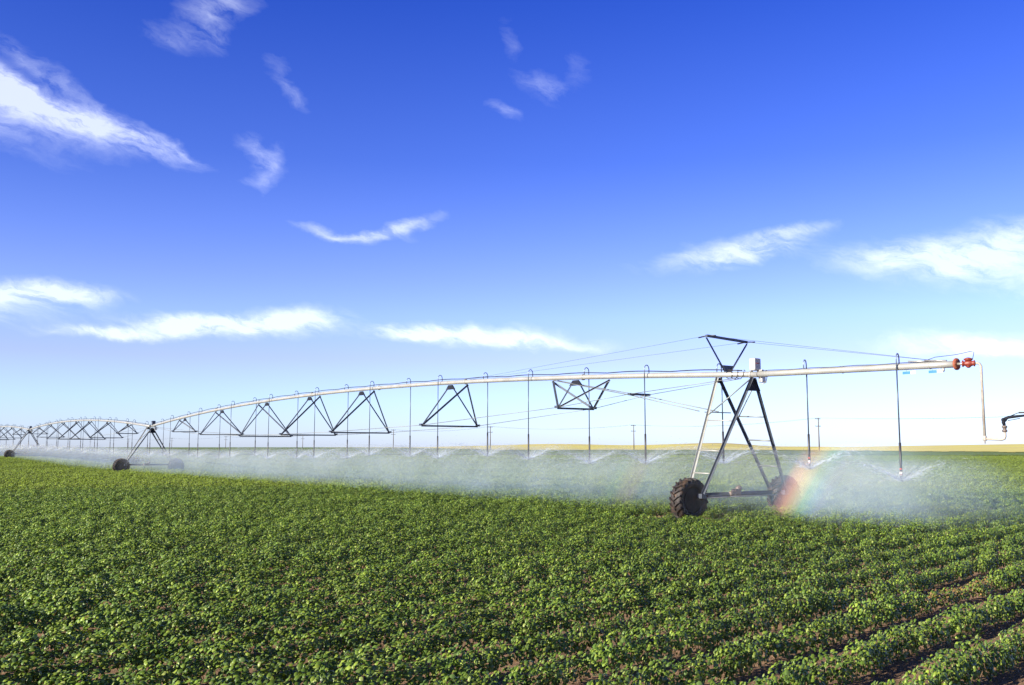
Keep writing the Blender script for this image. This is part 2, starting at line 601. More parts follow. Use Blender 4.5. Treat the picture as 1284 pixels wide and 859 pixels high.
def leaf(bm, lay, pos, nrm, head, ln, wd, col, cup, simple_=False):
    n = nrm.normalized()
    h = (head - n * head.dot(n))
    if h.length < 1e-3:
        h = n.orthogonal()
    h.normalize()
    s = n.cross(h)

    def P(u, v, k):
        return bm.verts.new(pos + h * (u * ln) + s * (v * wd) + n * (k * ln))
    if simple_:
        a = P(-.5, 0, -cup * .5); b = P(0.0, -.5, -cup * .6); c_ = P(.5, 0, -cup); d_ = P(0.0, .5, -cup * .6); m0 = P(0, 0, 0)
        fs = [(a, m0, b), (b, m0, c_), (c_, m0, d_), (d_, m0, a)]
    else:
        a = P(-.5, 0, -cup * .45); b1 = P(-.22, -.46, -cup * .8); b2 = P(.18, -.42, -cup * .9)
        c_ = P(.52, 0, -cup * 1.3); d1 = P(-.22, .46, -cup * .8); d2 = P(.18, .42, -cup * .9)
        m1 = P(-.18, 0, -.02); m2 = P(.16, 0, -.01)
        fs = [(a, m1, b1), (b1, m1, m2, b2), (b2, m2, c_), (a, d1, m1), (d1, d2, m2, m1), (d2, c_, m2)]
    for f in fs:
        fc = bm.faces.new(f)
        fc.smooth = True
        for lp in fc.loops:
            lp[lay] = (*col, 1)


def crop_segment(name, seed, nleaf, lsz, simple_, dry=0.0, hmul=1.0, pal=None):
    """one metre of a crop row: four bushy plants merging into a hedge; local x runs along the row"""
    rnd = random.Random(seed)
    ls = Vector((sd.dot(RD), sd.dot(RD_SIDE), sd.z))
    bm = bmesh.new()
    lay = bm.loops.layers.float_color.new('leafcol')
    plants = []
    for k in range(4):
        plants.append((-0.375 + 0.25 * k + rnd.uniform(-.07, .07), rnd.uniform(-.045, .045), rnd.uniform(.17, .24), rnd.uniform(.21, .34) * hmul))
    per = nleaf // 4
    for (px, py, rad, ht) in plants:
        tone = rnd.uniform(0.82, 1.2)
        for k in range(per):
            th = rnd.uniform(0, 2 * math.pi)
            ph = math.acos(rnd.uniform(-0.12, 1.0))        # from zenith
            q = rnd.random()
            shell = rnd.uniform(0.86, 1.1) if q < 0.72 else rnd.uniform(0.45, 0.86)
            o_ = Vector((math.sin(ph) * math.cos(th), math.sin(ph) * math.sin(th), math.cos(ph)))
            pos = Vector((px + o_.x * rad * shell, py + o_.y * rad * 1.12 * shell, 0.05 + max(0.02, o_.z * shell * ht + 0.06)))
            nrm = o_ * 0.50 + Vector((0, 0, 0.50)) + ls * 0.34 + Vector((rnd.gauss(0, .38), rnd.gauss(0, .38), rnd.gauss(0, .25)))
            head = Vector((o_.x, o_.y, -0.5)) + Vector((rnd.gauss(0, .6), rnd.gauss(0, .6), rnd.gauss(0, .4)))
            ln = lsz * rnd.uniform(0.72, 1.25)
            if rnd.random() < dry:
                col = rnd.choice(DRY)
            elif rnd.random() < 0.06:
                col = rnd.choice(PALES)
            else:
                g = rnd.choice(pal or GREENS)
                v = tone * rnd.uniform(.8, 1.25)
                col = (g[0] * v, g[1] * v, g[2] * v)
            leaf(bm, lay, pos, nrm, head, ln, ln * rnd.uniform(.74, .92), col, rnd.uniform(.14, .34), simple_)
        if not simple_:
            for k in range(3):                            # fallen dry leaves on the soil beside the row
                pos = Vector((px + rnd.uniform(-.14, .14), py + rnd.choice((-1, 1)) * rnd.uniform(.18, .36), rnd.uniform(.012, .05)))
                nrm = Vector((rnd.gauss(0, .5), rnd.gauss(0, .5), 1))
                c_ = rnd.choice(DRY)
                leaf(bm, lay, pos, nrm, Vector((rnd.gauss(0, 1), rnd.gauss(0, 1), 0)), lsz * rnd.uniform(.5, .9), lsz * .55, c_, -.15, True)
            for k in range(7):                            # stalks
                a = rnd.uniform(0, 6.28)
                top = Vector((px + math.cos(a) * rad * .7, py + math.sin(a) * rad * .7, ht * rnd.uniform(.5, .95)))
                bs = Vector((px, py, 0))
                sd_ = (top - bs).cross(Vector((0, 0, 1))).normalized() * 0.004
                vs = [bm.verts.new(bs - sd_), bm.verts.new(bs + sd_), bm.verts.new(top + sd_), bm.verts.new(top - sd_)]
                fc = bm.faces.new(vs)
                for lp in fc.loops:
                    lp[lay] = (0.09, 0.13, 0.04, 1)
    me = bpy.data.meshes.new(name)
    bm.to_mesh(me); bm.free()
    me.materials.append(M['leaf'])
    return bpy.data.objects.new(name, me)


near_col = []
mid_col = []
dry_col = []
for k in range(22):
    near_col.append(crop_segment('row_piece', 100 + k, 720, 0.050, False))
for k in range(12):
    mid_col.append(crop_segment('row_piece', 300 + k, 330, 0.076, True, pal=FRESH))
for k in range(3):
    dry_col.append(crop_segment('row_piece', 500 + k, 420, 0.056, False, dry=0.38, hmul=0.8))


def scatter(name, pts, coll, label, cat):
    me = bpy.data.meshes.new(name)
    me.from_pydata([p[0] for p in pts], [], [])
    me.attributes.new('rot', 'FLOAT_VECTOR', 'POINT').data.foreach_set('vector', [x for p in pts for x in p[1]])
    me.attributes.new('scl', 'FLOAT_VECTOR', 'POINT').data.foreach_set('vector', [x for p in pts for x in p[2]])
    me.attributes.new('idx', 'INT', 'POINT').data.foreach_set('value', [p[3] for p in pts])
    ob = bpy.data.objects.new(name, me)
    COL.objects.link(ob)
    tag(ob, label, cat, kind='stuff')
    g = bpy.data.node_groups.new(name + '_nodes', 'GeometryNodeTree')
    g.interface.new_socket('Geometry', in_out='INPUT', socket_type='NodeSocketGeometry')
    g.interface.new_socket('Geometry', in_out='OUTPUT', socket_type='NodeSocketGeometry')
    gi = g.nodes.new('NodeGroupInput'); go = g.nodes.new('NodeGroupOutput')
    ip = g.nodes.new('GeometryNodeInstanceOnPoints')
    jn = g.nodes.new('GeometryNodeJoinGeometry')
    for src in reversed(coll):
        ob_i = g.nodes.new('GeometryNodeObjectInfo')
        ob_i.inputs['Object'].default_value = src
        ob_i.inputs['As Instance'].default_value = False
        gti = g.nodes.new('GeometryNodeGeometryToInstance')
        g.links.new(ob_i.outputs['Geometry'], gti.inputs[0])
        g.links.new(gti.outputs[0], jn.inputs[0])
    ip.inputs['Pick Instance'].default_value = True

    def na(nm, ty):
        n_ = g.nodes.new('GeometryNodeInputNamedAttribute')
        n_.data_type = ty
        n_.inputs['Name'].default_value = nm
        return [q for q in n_.outputs if q.enabled and q.name == 'Attribute'][0]
    g.links.new(gi.outputs[0], ip.inputs['Points'])
    g.links.new(jn.outputs[0], ip.inputs['Instance'])
    g.links.new(na('idx', 'INT'), ip.inputs['Instance Index'])
    g.links.new(na('rot', 'FLOAT_VECTOR'), ip.inputs['Rotation'])
    g.links.new(na('scl', 'FLOAT_VECTOR'), ip.inputs['Scale'])
    g.links.new(ip.outputs[0], go.inputs[0])
    md = ob.modifiers.new('scatter', 'NODES')
    md.node_group = g
    return ob


DRYSPOTS = [(1222, 738, 0.55), (1180, 757, 0.45), (1110, 785, 0.35)]


def on_ground(px, py, h=0.2):
    a, e = px_dir(px, py)
    d = (EYE - h) / math.tan(-e)
    return Vector((math.sin(a) * d, math.cos(a) * d, 0))


dryp = [(on_ground(x, y), r) for x, y, r in DRYSPOTS]
near, mid, dryl = [], [], []
rnd = random.Random(11)
yaw = math.atan2(RD.y, RD.x)
for i in range(-300, 175):
    c0 = i * ROWS + 0.12 + rnd.uniform(-.02, .02)
    for j in range(-20, 215):
        s_ = j * 0.92
        wob = 0.05 * noise.noise(Vector((i * 3.1, s_ * 0.35, 0)))
        P_ = RN * (c0 + wob) + RD * (s_ + rnd.uniform(-.06, .06))
        r = math.hypot(P_.x, P_.y)
        if r > RFAR + 2 or P_.y < 1.2:
            continue
        a = math.degrees(math.atan2(P_.x, P_.y))
        if abs(a) > 36 and abs(P_.x) > 0.62 * P_.y + 4.0:
            continue
        if r < 4.0:
            continue
        vig = noise.noise(Vector((P_.x * .22, P_.y * .22, 9)))           # patchy vigour
        vig2 = noise.noise(Vector((P_.x * .9, P_.y * .9, 4)))
        hs = 0.88 + 0.11 * vig + 0.12 * vig2 + rnd.uniform(-.07, .07)
        ws = 0.54 + 0.08 * vig + 0.11 * vig2 + 0.26 * (1 - sstep(-0.45, 0.15, P_.x / P_.y)) + 0.06 * sstep(30, 50, r)
        if vig2 < -0.62 and rnd.random() < .25:
            continue
        if (P_ - Vector((4.75, 27.2, 0))).length < 1.7:      # crushed where the near wheel rolls
            hs *= 0.45
        z = gz(P_.x, P_.y)
        rz = yaw + rnd.uniform(-.12, .12)
        isdry = any((P_ - q).length < rr for q, rr in dryp)
        e = ((P_.x, P_.y, z), (rnd.uniform(-.04, .04), rnd.uniform(-.04, .04), rz), (1.0, ws, hs))
        if isdry:
            dryl.append(e + (rnd.randrange(3),))
        elif r < 48:
            near.append(e + (rnd.randrange(22),))
        else:
            mid.append(e + (rnd.randrange(12),))
print('row pieces', len(near), len(mid), len(dryl))
scatter('bean_crop', near, near_col, 'green leafy bean crop in diagonal rows filling the near field', 'crop')
scatter('bean_crop', mid, mid_col, 'green bean crop stretching behind and beside the irrigation machine', 'crop')
scatter('withered_plants', dryl, dry_col, 'yellowed half dry bean plants in a row at the lower right', 'plants')

# ------------------------------------------------------------------ the irrigation machine
T1 = Vector((7.4, 29.3, 0)); T2 = Vector((-30.1, 80, 0)); T3 = Vector((-64.3, 128, 0.57))
D1 = (T2 - T1).normalized()
D3 = Vector((-0.58, 0.815, 0)).normalized()
T4 = T3 + D3 * 59
UP = Vector((0, 0, 1))
mach = empty('irrigation_machine', T1)
tag(mach, 'long galvanised centre pivot irrigator on wheeled towers with arched pipe and hanging drop hoses', 'irrigator')


def side(d):
    return Vector((-d.y, d.x, 0)) * -1     # to the right/away of the direction of travel (+x,+y)


S1 = side(D1)
PH1, PH2, PH3, PH4 = 4.37, 3.88, 4.50, 4.5


class Span:
    def __init__(s, a, b, ha, hb, camber):
        s.a, s.b = Vector((a.x, a.y, 0)), Vector((b.x, b.y, 0))
        s.ha, s.hb, s.c = ha, hb, camber
        s.L = (s.b - s.a).length
        s.d = (s.b - s.a).normalized()
        s.s = side(s.d)

    def p(s, t, off=0.0, z=None):
        u = t / s.L
        v = s.a + s.d * t + s.s * off
        v.z = (s.ha + (s.hb - s.ha) * u + 4 * s.c * u * (1 - u)) if z is None else z
        return v


sp1 = Span(T1, T2, PH1, PH2, 1.02)
sp2 = Span(T2, T3, PH2, PH3, 0.84)
sp3 = Span(T3, T4, PH3, PH4, 0.84)

PR = 0.088


def pipe_run(sp, t0, t1, n):
    mb = MB()
    mb.tube([sp.p(t0 + (t1 - t0) * i / n) for i in range(n + 1)], PR, 14)
    k = t0 + 0.25
    while k < t1:
        a = sp.p(k)
        b = sp.p(k + 0.05)
        mb.lathe((a + b) / 2, b - a, [(PR + .001, -.035), (PR + .03, -.03), (PR + .03, .03), (PR + .001, .035)], 14)
        k += (t1 - t0) / 8.0
    mb.build('pipe', M['pipe'], mach, sp.p(t0))
    mc = MB()
    pts = []
    nn = n * 3
    for i in range(nn + 1):
        t_ = t0 + 0.6 + (t1 - t0 - 1.2) * i / nn
        q = sp.p(t_) + UP * (PR + .035 + .04 * abs(math.sin(i * .52))) + sp.s * (-.03)
        pts.append(q)
    mc.tube(pts, 0.018, 5)
    mc.build('power_cable', M['cable'], mach, sp.p(t0))


pipe_run(sp1, -0.2, sp1.L - 0.1, 40)
pipe_run(sp2, 0.1, sp2.L - 0.1, 36)
pipe_run(sp3, 0.1, 40, 26)

# drop hoses -------------------------------------------------------------
NOZ = []


def make_drop(name_len_top):
    """origin on the pipe top; local +y is the side it hangs on. hangs to local z = -L (scaled by geometry per length)"""
    pass


drop_cache = {}


def add_drop(sp, t, sgn, znoz, lean=0.0):
    base = sp.p(t)
    L = round((base.z - znoz) * 5) / 5.0
    key = (L, round(lean, 2), sp is Over)
    ang = math.atan2(sp.s.y * sgn, sp.s.x * sgn) - math.pi / 2
    if key not in drop_cache:
        off = 0.13 if sp is Over else 0.22
        mb = MB()
        arc = [(0, 0, PR), (0, 0, PR + .14), (0, off * .08, PR + .21), (0, off * .3, PR + .265), (0, off * .6, PR + .27), (0, off * .9, PR + .22), (0, off, PR + .14), (0, off, 0.0)]
        mb.tube([Vector(p) for p in arc], 0.017, 7)
        g = mb.build('drop_hose', M['goose'], mach, base, local=True)
        h = MB()
        lx = lean
        h.tube([(0, off, 0.0), (lx * .3, off, -(L - 1.0) * .5), (lx * .75, off, -(L - 1.0))], 0.019, 6)
        h.build('hose', M['hose'], g, base, local=True)
        wt = MB()
        wt.lathe((lx * .75, off, -(L - 1.0)), Vector((lx * .25, 0, -1)), [(.02, 0), (.032, .01), (.032, .84), (.024, .87)], 8)
        wt.build('weight', M['weight'], g, base, local=True)
        rb = MB()
        if sp is not Over:
            rb.bm.free(); rb = None
        if rb: rb.lathe((lx * .95, off, -(L - .24)), Vector((0, 0, -1)), [(.034, 0), (.034, .10)], 8)
        if rb:
            rb.build('band', M['whitetag'], g, base, local=True)
            rb = MB()
            rb.lathe((lx * .95, off, -(L - .33)), Vector((0, 0, -1)), [(.034, 0), (.034, .035)], 8)
            rb.build('band', M['redtag'], g, base, local=True)
            rb = MB()
            rb.lathe((lx * .95, off, -(L - .19)), Vector((0, 0, -1)), [(.034, 0), (.034, .03)], 8)
            rb.build('band', M['redtag'], g, base, local=True)
        nz = MB()
        nz.lathe((lx, off, -L + .13), Vector((0, 0, -1)), [(.018, 0), (.03, .02), (.03, .05), (.012, .06), (.012, .10), (.045, .115), (.045, .13)], 8)
        nz.build('nozzle', M['weight'], g, base, local=True)
        g.rotation_euler = (0, 0, ang)
        drop_cache[key] = g
    else:
        copy_tree(drop_cache[key], mach, base, ang)
    q = base + sp.s * sgn * (0.13 if sp is Over else 0.22) + Vector((math.cos(ang), math.sin(ang), 0)) * lean
    NOZ.append(Vector((q.x, q.y, base.z - L)))


class Over:
    """overhang: pipe carried on past the last tower, towards the camera"""
    d = -D1
    s = S1

    @staticmethod
    def p(t, off=0.0, z=None):
        v = T1 - D1 * t + S1 * off
        v.z = PH1 + (4.24 - PH1) * t / 6.5 if z is None else z
        return v


mb = MB()
mb.tube([Over.p(0.22 + i * (6.45 - .22) / 8) for i in range(9)], PR, 18)
for k in (0.5, 3.15, 5.75):
    mb.lathe(Over.p(k), -D1, [(PR + .001, -.012), (PR + .012, -.01), (PR + .012, .01), (PR + .001, .012)], 18)
mb.build('pipe', M['pipe'], mach, Over.p(0))
mb = MB()
mb.tube([Over.p(0.3 + .3 * i) + UP * (PR + .012 + .008 * math.sin(i * 1.3)) for i in range(20)], 0.010, 5)
mb.build('power_cable', M['cable'], mach, Over.p(0))

add_drop(Over, 4.88, -1, 1.22, 0.0)
add_drop(Over, 1.85, 1, 1.55, 0.0)
S1T = [1.45, 4.5, 7.9, 11.05, 14.5, 17.8, 21.0, 24.3, 27.6, 30.8, 34.1, 37.4, 40.6, 43.9, 47.2, 50.4, 53.7, 57.0, 60.2, 62.3]
for i, t_ in enumerate(S1T):
    add_drop(sp1, t_, -1 if i % 2 else 1, 1.66 - 0.22 * sstep(15, 60, t_) + 0.05 * math.sin(i * 2.1), 0.0)
n2 = 18
for i in range(n2):
    t_ = 1.6 + i * (sp2.L - 3.0) / (n2 - 1)
    add_drop(sp2, t_, -1 if i % 2 else 1, 1.45 + 0.55 * t_ / sp2.L + 0.05 * math.sin(i * 1.7), 0.0)
for i in range(11):
    add_drop(sp3, 1.6 + i * 3.3, -1 if i % 2 else 1, 2.0, 0.0)

# trusses -----------------------------------------------------------------


def truss(sp, t, w_, zb, tdir, extra=None):
    """plate on the pipe at t, second joint 1.4 m nearer tower end (tdir), cross bar below"""
    A = sp.p(t) - UP * (PR + .02)
    B = sp.p(t + tdir * 1.4) - UP * (PR + .02)
    root = MB()
    root.prism([A + sp.d * .16 - UP * .0, A - sp.d * .16, A - sp.d * .36 - UP * .20, A + sp.d * .36 - UP * .20], sp.s, .05)
    g = root.build('truss_brace', M['plate'], mach, A)
    L_ = sp.p(t, -w_, zb); R_ = sp.p(t, w_, zb)
    cb = MB()
    cb.angle_bar(L_, R_, .065)
    for e in (L_, R_):
        cb.box(e + UP * .02, sp.d, sp.s, UP, .09, .07, .045)
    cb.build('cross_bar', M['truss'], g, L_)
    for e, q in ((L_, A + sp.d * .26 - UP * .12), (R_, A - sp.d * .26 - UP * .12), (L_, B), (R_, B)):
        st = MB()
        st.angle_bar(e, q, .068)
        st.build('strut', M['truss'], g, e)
    if extra:
        C_ = sp.p(t + extra) - UP * (PR + .02)
        for e in (L_, R_):
            st = MB(); st.angle_bar(e, C_, .055); st.build('strut', M['truss'], g, e)
    return L_, R_


def rods(sp, ends, a0, a1):
    for k in (0, 1):
        off = (-.12, .12)[k]
        path = [sp.p(a0, off) - UP * .12] + [e[k] for e in ends] + ([sp.p(a1, off) - UP * .12] if a1 is not None else [])
        mb_ = MB()
        for p, q in zip(path, path[1:]):
            mb_.tube([p, q], 0.013, 5)
        mb_.build('truss_rod', M['rod'], mach, path[0])


TR1 = [(8.4, .9, 3.62, 1, -1.9), (17.1, 1.5, 3.12, -1, None), (25.65, 1.7, 2.93, -1, None), (32.0, 1.7, 2.88, -1, None),
       (38.3, 1.7, 2.86, 1, None), (46.2, 1.5, 3.05, 1, None), (54.2, .9, 3.35, 1, None)]
ends = []
for (t_, w_, zb, td, ex) in TR1:
    ends.append(truss(sp1, t_, w_, zb, td, ex))
# small dark spreader where rods from both sides cross, close to the first tower
sprL, sprR = sp1.p(5.0, -.45, 3.98), sp1.p(5.0, .45, 3.98)
mb = MB(); mb.box(sp1.p(5.0, 0, 3.98), sp1.s, sp1.d, UP, .5, .06, .035, .01)
mb.build('spreader_bar', M['truss'], mach, sp1.p(5.0, 0, 3.98))
rods(sp1, [(sprL, sprR)] + ends, 0.6, sp1.L - .8)
for sgn in (-1, 1):
    mb = MB(); mb.tube([sp1.p(9.6, .1 * sgn) - UP * .1, sp1.p(5.0, .3 * sgn, 3.93), sp1.p(1.55, -.75 + .5 * (sgn + 1) * .9, 3.28)], .018, 6)
    mb.build('truss_rod', M['rod'], mach, sp1.p(9.6))
mb = MB()
mb.tube([sp1.p(1.45, -.62, 3.25), sp1.p(1.45, .62, 3.25)], .018, 6)
mb.build('tie_bar', M['rod'], mach, sp1.p(1.45, -.62, 3.25))

for sp, cnt in ((sp2, 7), (sp3, 4)):
    en = []
    pos_ = [7.6, 15.4, 23.4, 29.6, 36.0, 43.6, 51.2][:cnt]
    for i, t_ in enumerate(pos_):
        w_ = (.9, 1.5, 1.7, 1.7, 1.7, 1.5, .9)[i]
        base = sp.ha + (sp.hb - sp.ha) * t_ / sp.L
        zb = base - (.55, .95, 1.12, 1.15, 1.12, .95, .55)[i]
        en.append(truss(sp, t_, w_, zb, -1 if i < 4 else 1))
    rods(sp, en, .8, sp.L - .8 if cnt == 7 else None)

# wheels ------------------------------------------------------------------
WR = 0.60
WSC = 1.07


def make_wheel():
    org = Vector((0, 0, 0))
    ax = Vector((0, 1, 0))                       # axle along local y
    tb = MB()
    tb.lathe((0, 0, 0), ax, [(.33, -.15), (.40, -.185), (.48, -.195), (.545, -.175), (.565, -.10), (.57, 0), (.565, .10), (.545, .175), (.48, .195), (.40, .185), (.33, .15), (.31, .10), (.31, -.10)], 44, closed=True)
    nl = 21
    for sgn in (-1, 1):
        for k in range(nl):
            a0 = 2 * math.pi * (k + (.5 if sgn > 0 else 0)) / nl
            # lug runs from shoulder to the middle line, slanted
            pts = []
            for (yy, da, r0, r1) in ((.195 * sgn, -.13, .50, .575), (.14 * sgn, -.07, .545, .612), (.07 * sgn, .02, .555, .618), (-.01 * sgn, .11, .56, .615)):
                ring = []
                for (ww, rr) in ((-.034, r0), (.034, r0), (.026, r1), (-.026, r1)):
                    a = a0 + da + ww / .6
                    ring.append(tb.bm.verts.new((rr * math.cos(a), yy, rr * math.sin(a))))
                pts.append(ring)
            for A, B in zip(pts, pts[1:]):
                for q in range(4):
                    tb.bm.faces.new((A[q], A[(q + 1) % 4], B[(q + 1) % 4], B[q]))
            tb.bm.faces.new(pts[0][::-1]); tb.bm.faces.new(pts[-1])
    wh = empty('wheel', T1, mach)
    tb.build('tyre', M['tyre'], wh, T1, local=True)
    rb = MB()
    rb.lathe((0, 0, 0), ax, [(.345, -.155), (.335, -.165), (.30, -.13), (.28, -.05), (.12, -.03), (.11, -.10), (.06, -.115), (.03, -.115)], 32)
    rb.lathe((0, 0, 0), ax, [(.345, .155), (.335, .165), (.30, .13), (.28, .05), (.12, .03), (.09, .14), (.05, .15), (.03, .15)], 32)
    for k in range(8):
        a = 2 * math.pi * k / 8
        for y_ in (-.05, .05):
            rb.lathe((.19 * math.cos(a), y_, .19 * math.sin(a)), Vector((0, 1, 0)), [(.018, -.02), (.018, .02)], 6)
    rb.build('rim', M['rim'], wh, T1, local=True)
    wh.scale = (WSC, WSC, WSC)
    return wh


wheel0 = make_wheel()
used = [False]


def place_wheel(p, d):
    ang = math.atan2(d.y, d.x) - math.pi / 2
    if not used[0]:
        used[0] = True
        wheel0.location = p - ORG[mach]
        wheel0.rotation_euler = (0, 0, ang)
    else:
        c = copy_tree(wheel0, mach, p, ang)
        c.rotation_euler = (0, random.uniform(0, 6), ang) if False else (0, 0, ang)


# towers ------------------------------------------------------------------


def tower(sp, t0, gzv, first=False):
    """two joints on the pipe (t0 and t0+1.4), legs spread to a base beam across the pipe"""
    tc = t0 + .7
    W2 = 2.2
    zb = gzv + 0.72
    A = sp.p(t0 + 1.4) - UP * .10
    B = sp.p(t0) - UP * .10
    c = sp.p(tc, 0, zb)
    near_e = sp.p(tc, -W2 + .28, zb); far_e = sp.p(tc, W2 - .28, zb)
    # base beam
    mb_ = MB()
    mb_.tube([near_e - sp.s * .1, far_e + sp.s * .1], .075, 12)
    for e in (near_e, far_e):
        mb_.box(e + sp.d * 0, sp.s, sp.d, UP, .10, .34, .07, .01)
    mb_.build('base_beam', M['truss'], mach, near_e)
    legs = []
    for (e, q, dd, sidev) in ((near_e, A, .30, -1), (near_e, B, -.30, -1), (far_e, A, .30, 1), (far_e, B, -.30, 1)):
        lg = MB()
        foot = e + sp.d * dd + UP * .06
        top = q + sp.s * (.05 * sidev)
        lg.angle_bar(foot, top, .07, .008, side=sp.d)
        legm = M['pipe'] if (sidev < 0 and dd > 0) else M['truss']  # pale for the sunlit leg, dark for shaded ones: light put into colour
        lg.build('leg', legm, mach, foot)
        legs.append((foot, top))
    # rungs between the two legs of each side
    def lerp(ab, u):
        return ab[0] + (ab[1] - ab[0]) * u
    for k, u in enumerate((.17, .36, .62)):
        r_ = MB(); r_.tube([lerp(legs[0], u), lerp(legs[1], u)], .022, 6)
        r_.build('rung', M['pipe'], mach, lerp(legs[0], u))
    for k, u in enumerate((.22, .45, .66)):
        r_ = MB(); r_.tube([lerp(legs[2], u), lerp(legs[3], u)], .024, 6)
        r_.build('rung', M['rod'], mach, lerp(legs[2], u))
    br = MB(); br.tube([lerp(legs[0], .66), B + UP * .04], .022, 6); br.build('tie_bar', M['rod'], mach, lerp(legs[0], .66))
    br = MB(); br.tube([lerp(legs[2], .64), B - sp.s * .02 - UP * .3], .02, 6); br.build('tie_bar', M['rod'], mach, lerp(legs[2], .64))
    # gusset plates
    for q, wdt, h in ((B, .30, .40), (A, .14, .16)):
        gp = MB()
        gp.prism([q + sp.s * .07, q - sp.s * .07, q - sp.s * wdt - UP * h, q + sp.s * wdt - UP * h], sp.d, .05)
        gp.build('gusset_plate', M['plate'], mach, q)
    # gear motor in the middle of the beam, shafts to wheels
    gm = MB()
    cc = c + UP * .02 - sp.s * .1
    gm.box(cc + UP * .03, sp.s, sp.d, UP, .13, .10, .11, .03)
    gm.lathe(cc - sp.s * .12 - sp.d * .05, -sp.s, [(.05, 0), (.085, .02), (.085, .20), (.07, .25), (.03, .26)], 14)
    gm.lathe(cc + UP * .12 + sp.s * .04, sp.s + UP * .4, [(.05, -.02), (.08, .02), (.09, .12), (.06, .17)], 12)
    gm.build('gear_motor', M['gear'], mach, cc)
    sh = MB(); sh.tube([near_e - sp.d * .17 - UP * .06, far_e - sp.d * .17 - UP * .06], .02, 6)
    sh.build('drive_shaft', M['steel'], mach, near_e)
    for e, k in ((near_e, -1), (far_e, 1)):
        wc = sp.p(tc, k * W2, gzv + WR)
        gb = MB()
        gb.box(wc + sp.d * .26 - sp.s * k * .06, sp.s, sp.d, UP, .12, .10, .14, .03)
        gb.lathe(wc + sp.d * .30, -sp.d, [(.06, 0), (.07, .02), (.07, .24), (.05, .28)], 10)
        gb.box(wc + sp.d * .26 - sp.s * k * .22 + UP * .07, sp.s, sp.d, UP, .20, .06, .05, .01)
        gb.build('gearbox', M['gear'], mach, wc)
        place_wheel(wc, sp.d)
    # control box above the outer joint
    bx = B + UP * (.10 + PR + .22) + sp.s * .03 - sp.d * .05
    b_ = MB(); b_.box(bx, sp.s, sp.d, UP, .14, .11, .19, .04)
    cbx = b_.build('control_box', M['box'] if first else M['truss'], mach, bx)  # boxes on farther towers get dark metal, their shade put into the colour
    k_ = MB()
    k_.box(bx - UP * .26 + sp.s * .10 - sp.d * .12, sp.s, sp.d, UP, .05, .10, .10, .02)
    k_.box(bx - UP * .44 + sp.s * .13 - sp.d * .16, sp.s, sp.d, UP, .09, .07, .12, .02)
    k_.tube([bx - UP * .30 + sp.s * .2 - sp.d * .1, bx - UP * .36 + sp.s * .32 - sp.d * .2, bx - UP * .55 + sp.s * .2 - sp.d * .25, bx - UP * .62 + sp.s * .05 - sp.d * .2], .014, 5)
    k_.build('pipe_joint', M['steel'], mach, bx)
    if first:
        # small red lettering on the face of the box, too small to read in the photo
        face = bx - sp.s * 0 - sp.d * .1125
        tx = MB()
        for i_, wl in enumerate((.022, .016, .020, .018, .022)):
            tx.box(face + sp.s * (-.07 + i_ * .035) + UP * .03, sp.s, sp.d, UP, wl / 2, .0015, .018)
        tx.build('lettering', M['redtag'], cbx, face)
        e = MB(); e.box(bx + sp.s * .132, sp.s, sp.d, UP, .03, .10, .175, .02)
        e.build('side_panel', M['weight'], cbx, bx)
    # flex joint and loose cables
    lc = MB()
    for k in range(3):
        a_ = sp.p(t0 + .3 + .25 * k) + UP * (PR + .02)
        lc.tube([a_, a_ + UP * .04 - sp.s * .05, sp.p(t0 + .3 + .22 * k, -.11) - UP * .03, sp.p(t0 + .40 + .2 * k, -.10) - UP * .14, sp.p(t0 + .55 + .2 * k, -.06) - UP * .12, sp.p(t0 + .65 + .2 * k, 0) - UP * .09], .011, 5)
    lc.build('loose_cable', M['cable'], mach, sp.p(t0))
    return legs


tower(sp1, 0.0, 0.0, True)
tower(Span(T2, T3, PH2, PH3, 0.84), -0.7, gz(T2.x, T2.y))
tower(Span(T3, T4, PH3, PH4, 0.84), -0.7, gz(T3.x, T3.y))

# overhang mast and guy cables -------------------------------------------
base = sp1.p(1.0) + UP * PR
Lm, Rm = sp1.p(1.0, -.92, 5.60), sp1.p(1.0, .92, 5.52)
mb = MB(); mb.prism([base + sp1.s * .14, base - sp1.s * .14, base - sp1.s * .24 + UP * .20, base + sp1.s * .24 + UP * .20], sp1.d, .05)
mb.build('gusset_plate', M['truss'], mach, base)
mb = MB(); mb.box((Lm + Rm) / 2, (Rm - Lm).normalized(), sp1.d, (Rm - Lm).normalized().cross(sp1.d), .95, .04, .035)
mb.build('mast_bar', M['truss'], mach, (Lm + Rm) / 2)
for e, k in ((Lm, -1), (Rm, 1)):
    mb = MB(); mb.angle_bar(base + sp1.s * (.10 * k) + UP * .02, e - UP * .05, .065)
    mb.build('mast_leg', M['truss'], mach, base)
endp = Over.p(6.1) + UP * PR
for e, k in ((Lm, -1), (Rm, 1)):
    mb = MB()
    mb.tube([e, endp + S1 * .06 * k], .0042, 5)
    mb.build('guy_cable', M['cable'], mach, e)
    mb = MB()
    mb.tube([e, sp1.p(15.5, .06 * k) + UP * PR], .0042, 5)
    mb.tube([e, e + sp1.d * .35 - UP * .03], .022, 6)
    mb.tube([e, e - sp1.d * .35 - UP * .03], .022, 6)
    mb.build('guy_cable', M['cable'], mach, e)

# end of the pipe: flange, valve, riser, end gun --------------------------
E = Over.p(6.45)
dO = -D1
mb = MB()
mb.lathe(E, dO, [(PR + .002, -.02), (.15, -.018), (.155, 0), (.15, .03), (.04, .032)], 22)
for k in range(8):
    a = 2 * math.pi * k / 8
    q = E + S1 * (.125 * math.cos(a)) + UP * (.125 * math.sin(a))
    mb.lathe(q, dO, [(.012, .03), (.012, .05)], 6)
mb.build('end_flange', M['rust'], mach, E)
